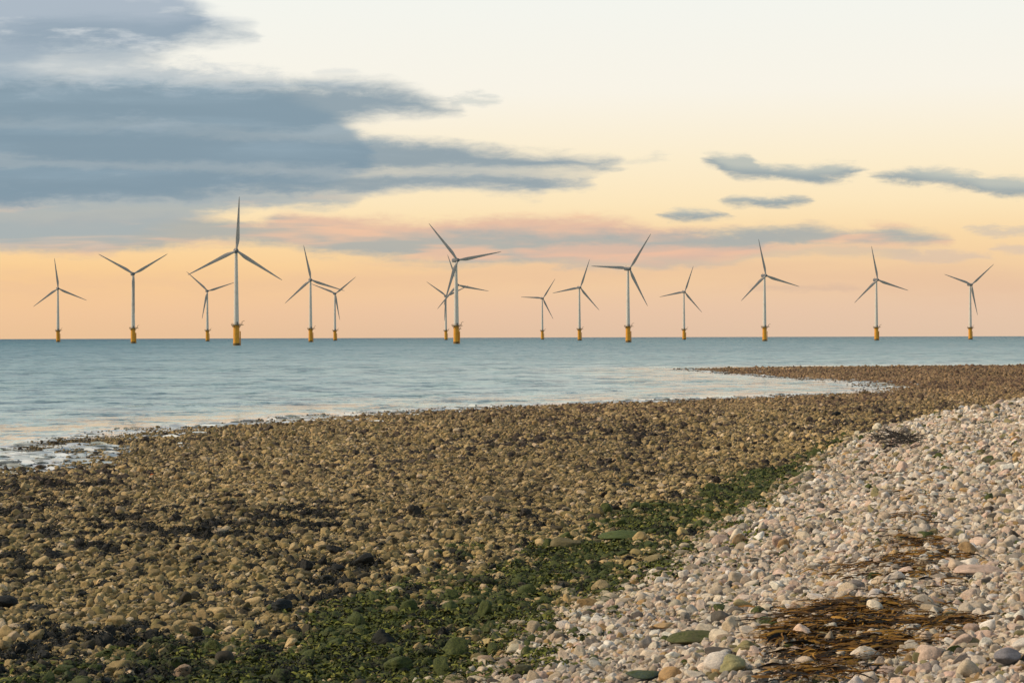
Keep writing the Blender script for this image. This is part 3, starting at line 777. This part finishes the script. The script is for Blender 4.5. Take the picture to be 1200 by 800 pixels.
def stuff_cloud(name, sel, label, cat):
    ids = np.where(sel)[0]; n = len(ids)
    me = bpy.data.meshes.new(name); me.vertices.add(n)
    me.vertices.foreach_set('co', np.stack([P['x'][ids], P['y'][ids], P['z'][ids]], 1).astype(np.float32).ravel())
    def fv(nm, v): a = me.attributes.new(nm, 'FLOAT_VECTOR', 'POINT'); a.data.foreach_set('vector', v.astype(np.float32).ravel())
    fv('rot', P['rot'][ids]); fv('scl', P['sc'][ids])
    col_attr(me, 'col', P['col'][ids])
    a = me.attributes.new('weed', 'FLOAT', 'POINT'); a.data.foreach_set('value', P['weed'][ids].astype(np.float32))
    used = sorted(set(int(v) for v in P['idx'][ids]) & set(SRC)); pos_ = {v: j for j, v in enumerate(used)}
    fall = [pos_.get(int(v), j % len(used)) for j, v in enumerate(P['idx'][ids])]
    a = me.attributes.new('pick', 'INT', 'POINT'); a.data.foreach_set('value', np.array(fall, np.int32))
    o = add_obj(name, me, st); tag(o, label, cat, kind='stuff')
    ng = bpy.data.node_groups.new(name + '_scatter', 'GeometryNodeTree')
    ng.interface.new_socket('Geometry', in_out='INPUT', socket_type='NodeSocketGeometry')
    ng.interface.new_socket('Geometry', in_out='OUTPUT', socket_type='NodeSocketGeometry')
    gi = ng.nodes.new('NodeGroupInput'); go = ng.nodes.new('NodeGroupOutput')
    jn = ng.nodes.new('GeometryNodeGeometryToInstance')
    for v in reversed(used):
        src = ng.nodes.new('GeometryNodeObjectInfo'); src.transform_space = 'ORIGINAL'; src.inputs['Object'].default_value = SRC[v]; src.inputs['As Instance'].default_value = False
        ng.links.new(src.outputs['Geometry'], jn.inputs[0])
    ip = ng.nodes.new('GeometryNodeInstanceOnPoints'); ng.links.new(gi.outputs[0], ip.inputs['Points']); ng.links.new(jn.outputs[0], ip.inputs['Instance'])
    ip.inputs['Pick Instance'].default_value = True
    def na(nm, dt):
        q = ng.nodes.new('GeometryNodeInputNamedAttribute'); q.data_type = dt; q.inputs['Name'].default_value = nm; return q.outputs['Attribute']
    ng.links.new(na('pick', 'INT'), ip.inputs['Instance Index'])
    er = ng.nodes.new('FunctionNodeEulerToRotation'); ng.links.new(na('rot', 'FLOAT_VECTOR'), er.inputs[0]); ng.links.new(er.outputs[0], ip.inputs['Rotation'])
    ng.links.new(na('scl', 'FLOAT_VECTOR'), ip.inputs['Scale'])
    ng.links.new(ip.outputs[0], go.inputs[0])
    md = o.modifiers.new('scatter', 'NODES'); md.node_group = ng
    return o
stuff_cloud('shingle', rest & (P['cls'] <= 3), 'pale shingle of countless small pebbles covering the bank', 'shingle')
stuff_cloud('foreshore_cobbles', rest & (P['cls'] >= 4), 'countless brown and black cobbles covering the low foreshore', 'cobbles')

# ------------------------------------------------------------------ seaweed ribbons
def ribbons(name, bx, by, bz, L, Wd, cols, heading, arch, mat, label, cat, seg=4, wave=0.25):
    n = len(bx)
    t = np.linspace(0, 1, seg + 1)
    hd = heading[:, None] + wave * np.cumsum(rng.normal(0, 1, (n, seg + 1)), 1)
    step = (L / seg)[:, None]
    X = bx[:, None] + np.cumsum(np.cos(hd) * step, 1); Y_ = by[:, None] + np.cumsum(np.sin(hd) * step, 1)
    Z = bz[:, None] + arch[:, None] * (np.sin(math.pi * t)[None] * rng.uniform(0.5, 1.4, (n, 1)) - 0.5 * t[None]) + rng.normal(0, 0.12, (n, seg + 1)) * arch[:, None]
    w = Wd[:, None] * (0.45 + np.sin(math.pi * (0.15 + 0.8 * t)))[None] * 0.5
    nx = -np.sin(hd) * w; ny = np.cos(hd) * w; nzv = rng.normal(0, 0.5, (n, 1)) * w
    A = np.stack([X + nx, Y_ + ny, Z + nzv], 2); B = np.stack([X - nx, Y_ - ny, Z - nzv], 2)
    V_ = np.stack([A, B], 2).reshape(-1, 3)
    base = (np.arange(n) * (seg + 1) * 2)[:, None] + (np.arange(seg) * 2)[None]
    base = base.ravel()
    me = mesh_np(name, V_, np.stack([base, base + 1, base + 3, base + 2], 1))
    col_attr(me, 'gcol', np.repeat(cols, (seg + 1) * 2, 0))
    return tag(add_obj(name, me, mat), label, cat, kind='stuff')
wmt, nt, bs = new_mat('seaweed'); b = NB(nt)
nt.links.new(b.attr('gcol')['Color'], bs.inputs['Base Color']); bs.inputs['Roughness'].default_value = 0.75; bs.inputs['Specular IOR Level'].default_value = 0.2
# green weed over the stones of the band
gx_, gy_, gs_ = polar_points(24, 120, 0.12, 0.0016)
z_, sd_, db_ = ground(gx_, gy_)
_, g_, _ = shore_classes(gx_, gy_, z_, sd_, db_)
k_ = rng.random(len(gx_)) < np.clip(g_, 0, 1) * 0.42
k_ &= fbm(gx_ / 0.7, gy_ / 0.9, 3) > -0.05
gx_, gy_, z_, gs_ = gx_[k_], gy_[k_], z_[k_], gs_[k_]
rep = 8
gx_, gy_, z_, gs_ = [np.repeat(q, rep) for q in (gx_, gy_, z_, gs_)]
n = len(gx_); print('green ribbons', n)
gx_ = gx_ + rng.normal(0, 0.07, n); gy_ = gy_ + rng.normal(0, 0.07, n)
pal, _ = pick([(4, (0.052, 0.058, 0.012)), (5, (0.115, 0.122, 0.02)), (3, (0.19, 0.185, 0.03)), (2, (0.016, 0.019, 0.009))], n)
ribbons('green_seaweed', gx_, gy_, z_ + rng.uniform(0.03, 0.16, n), rng.uniform(0.08, 0.26, n), gs_ * rng.uniform(0.1, 0.34, n), pal, rng.uniform(0, 6.28, n), rng.uniform(0.01, 0.06, n), wmt,
        'band of dark green seaweed between the foreshore stones and shingle', 'seaweed')
# broken foam along the water's edge
fx_, fy_, fs_ = polar_points(70, 440, 0.6, 0.0012)
z_, sd_, db_ = ground(fx_, fy_)
k_ = (z_ < 0.0) & (z_ > -0.16) & (np.abs(sd_) < 14) & (fbm(fx_ / 3, fy_ / 6, 3) > 0.0) & (rng.random(len(fx_)) < 0.5)
fx_, fy_, z_ = fx_[k_], fy_[k_], z_[k_]; n = len(fx_); print('foam', n)
fm_, nt, bs = new_mat('foam'); b = NB(nt)
nt.links.new(b.attr('gcol')['Color'], bs.inputs['Base Color']); bs.inputs['Roughness'].default_value = 0.6
pal, _ = pick([(1, (0.68, 0.69, 0.66))], n)
ribbons('foam', fx_, fy_, np.full(n, 0.035) - (fx_ ** 2 + fy_ ** 2) / (2 * RE), rng.uniform(0.4, 2.2, n), rng.uniform(0.06, 0.3, n), np.clip(pal, 0, 0.82), rng.normal(0.1, 0.25, n), np.full(n, 0.012), fm_,
        'thin broken white foam lapping along the stony waterline', 'foam')
# dried brown seaweed on the bank
cents = [(1000, 722, 80, 16, 800), (955, 745, 45, 10, 350), (1010, 770, 75, 14, 620), (1050, 668, 55, 16, 450), (1085, 640, 32, 14, 180), (1110, 738, 45, 8, 160), (935, 752, 18, 7, 240), (965, 796, 50, 8, 300), (1075, 610, 14, 10, 90), (1068, 585, 12, 12, 70), (1064, 560, 10, 10, 60), (1100, 655, 25, 6, 80)]
bx, by, bz = [], [], []
for cx, cy, rx, ry, n in cents:
    n = int(n * 2.8)
    x0, y0, z0 = hit(cx, cy)
    ddx = rx * y0 / F; yy1 = hit(cx, cy - ry)[1]; ddy = max(yy1 - y0, 0.3)
    bx.append(x0 + rng.normal(0, 0.5, n) * ddx); by.append(y0 + rng.normal(0, 0.5, n) * ddy)
bx = np.concatenate(bx); by = np.concatenate(by)
keepn = fbm(bx / 0.5, by / 0.35, 3) > -0.12
bx, by = bx[keepn], by[keepn]
bz, _, _ = ground(bx, by); n = len(bx)
pal, _ = pick([(4, (0.065, 0.035, 0.014)), (5, (0.19, 0.09, 0.018)), (4, (0.34, 0.17, 0.03)), (4, (0.020, 0.015, 0.010))], n)
ribbons('dried_seaweed', bx, by, bz + rng.uniform(0.07, 0.17, n), rng.uniform(0.18, 0.6, n), rng.uniform(0.010, 0.030, n), pal, rng.normal(0.12, 0.3, n) + math.pi * (rng.random(n) < 0.5), rng.uniform(0.01, 0.05, n), wmt,
        'drift line of dried golden brown seaweed strands on the pale shingle', 'seaweed', seg=6, wave=0.3)
# black wrack hanging over the dark rocks
ids = np.where((P['cls'] == 6) & (P['y'] < 95) & (P['r'] > 0.13))[0]
rep = 16
ii = np.repeat(ids, rep); n = len(ii)
th = rng.uniform(0, 2 * math.pi, n); rad = rng.uniform(0, 0.85, n)
bx = P['x'][ii] + P['sc'][ii, 0] * rad * np.cos(th); by = P['y'][ii] + P['sc'][ii, 0] * rad * np.sin(th)
bz = P['z'][ii] + P['sc'][ii, 2] * (0.95 - 0.5 * rad)
pal, _ = pick([(5, (0.013, 0.0125, 0.009)), (2, (0.035, 0.03, 0.015)), (1, (0.06, 0.05, 0.02))], n)
print('wrack', n)
ribbons('dark_wrack', bx, by, bz, P['r'][ii] * rng.uniform(0.3, 0.6, n), P['r'][ii] * rng.uniform(0.06, 0.14, n), pal, th + rng.normal(0, 0.4, n), P['r'][ii] * 0.15, wmt,
        'black seaweed draped over the dark rocks of the foreshore', 'seaweed')

# ------------------------------------------------------------------ driftwood and brushwood on the bank
bw, nt, bs = new_mat('wet_wood'); b = NB(nt)
tcn = nt.nodes.new('ShaderNodeTexCoord').outputs['Object']
nt.links.new(b.ramp(b.noise(tcn, 6, 5, 0.7), [(0.3, (0.022, 0.017, 0.013)), (0.7, (0.075, 0.056, 0.04))]), bs.inputs['Base Color']); bs.inputs['Roughness'].default_value = 0.8
def limb(bm, pts, r0, r1, seg=7):
    rings = []
    for k, p in enumerate(pts):
        d = (Vector(pts[min(k + 1, len(pts) - 1)]) - Vector(pts[max(k - 1, 0)])).normalized()
        q = d.to_track_quat('Z', 'Y'); r = r0 + (r1 - r0) * k / (len(pts) - 1)
        rings.append([bm.verts.new(Vector(p) + q @ Vector((r * math.cos(2 * math.pi * i / seg), r * math.sin(2 * math.pi * i / seg), 0))) for i in range(seg)])
    for a_, c_ in zip(rings, rings[1:]):
        for i in range(seg): bm.faces.new((a_[i], a_[(i + 1) % seg], c_[(i + 1) % seg], c_[i]))
    bm.faces.new(rings[0]); bm.faces.new(rings[-1])
def wander(p, d, L, n, wob):
    pts = [Vector(p)]; d = Vector(d).normalized()
    for k in range(n):
        d = (d + Vector((random.gauss(0, wob), random.gauss(0, wob), random.gauss(0, wob * 0.6)))).normalized()
        pts.append(pts[-1] + d * L / n)
    return pts
def gz1(x, y): return float(ground(np.array([x]), np.array([y]))[0][0])
x0, y0, z0 = hit(1056, 526)
root = bpy.data.objects.new('brushwood', None); COL.objects.link(root); root.location = (x0, y0, z0)
tag(root, 'tangle of dark twiggy brushwood lying on the upper shingle', 'brushwood')
def local(x, y, dz): return Vector((x, y, gz1(x0 + x, y0 + y) - z0 + dz))
bm = bmesh.new(); limb(bm, [local(-1.1 + 0.24 * k, -0.7 + 0.36 * k, 0.22 + 0.12 * math.sin(k)) for k in range(9)], 0.06, 0.025)
bm_obj('stem', bm, bw, root)
for k in range(110):
    u = random.uniform(-1.0, 1.0); v = random.uniform(-3.0, 8.0)
    if u * u + ((v - 2.5) / 5.5) ** 2 > 1: continue
    p = local(u * 0.85 + v * 0.03, v, random.uniform(0.25, 0.75))
    bm = bmesh.new()
    a_ = random.uniform(0, 6.28)
    pts = wander(p, (math.cos(a_), math.sin(a_), random.uniform(-0.12, 0.35)), random.uniform(0.5, 1.3), 6, 0.2)
    limb(bm, pts, 0.032, 0.012, 5)
    for j in range(3):
        q = pts[random.randint(1, 5)]; a2 = a_ + random.choice((-1, 1)) * random.uniform(0.5, 1.1)
        limb(bm, wander(q, (math.cos(a2), math.sin(a2), random.uniform(-0.1, 0.4)), random.uniform(0.25, 0.6), 4, 0.2), 0.013, 0.005, 4)
    bm_obj('twig', bm, bw, root)
for (xa, ya, xb, yb, r0, lab) in [(1030, 535, 1092, 528, 0.06, 'long thin dark driftwood stick lying just below the brushwood')]:
    A = hit(xa, ya); B = hit(xb, yb)
    o = bpy.data.objects.new('driftwood_stick', None)
    bm = bmesh.new(); n = 10; pts = []
    for k in range(n + 1):
        t_ = k / n; xx = A[0] + (B[0] - A[0]) * t_; yy = A[1] + (B[1] - A[1]) * t_ * 0.6
        pts.append((xx - A[0], yy - A[1], A[2] * (1 - t_) + B[2] * t_ - A[2] + 0.17 + 0.05 * math.sin(2.2 * t_ * 3)))
    limb(bm, pts, r0, r0 * 0.4)
    limb(bm, wander(pts[6], (1, 0.5, 0.25), 0.9, 5, 0.15), 0.025, 0.01, 5)
    bpy.data.objects.remove(o)
    o = bm_obj('driftwood_stick', bm, bw, None); o.location = A
    tag(o, lab, 'driftwood')
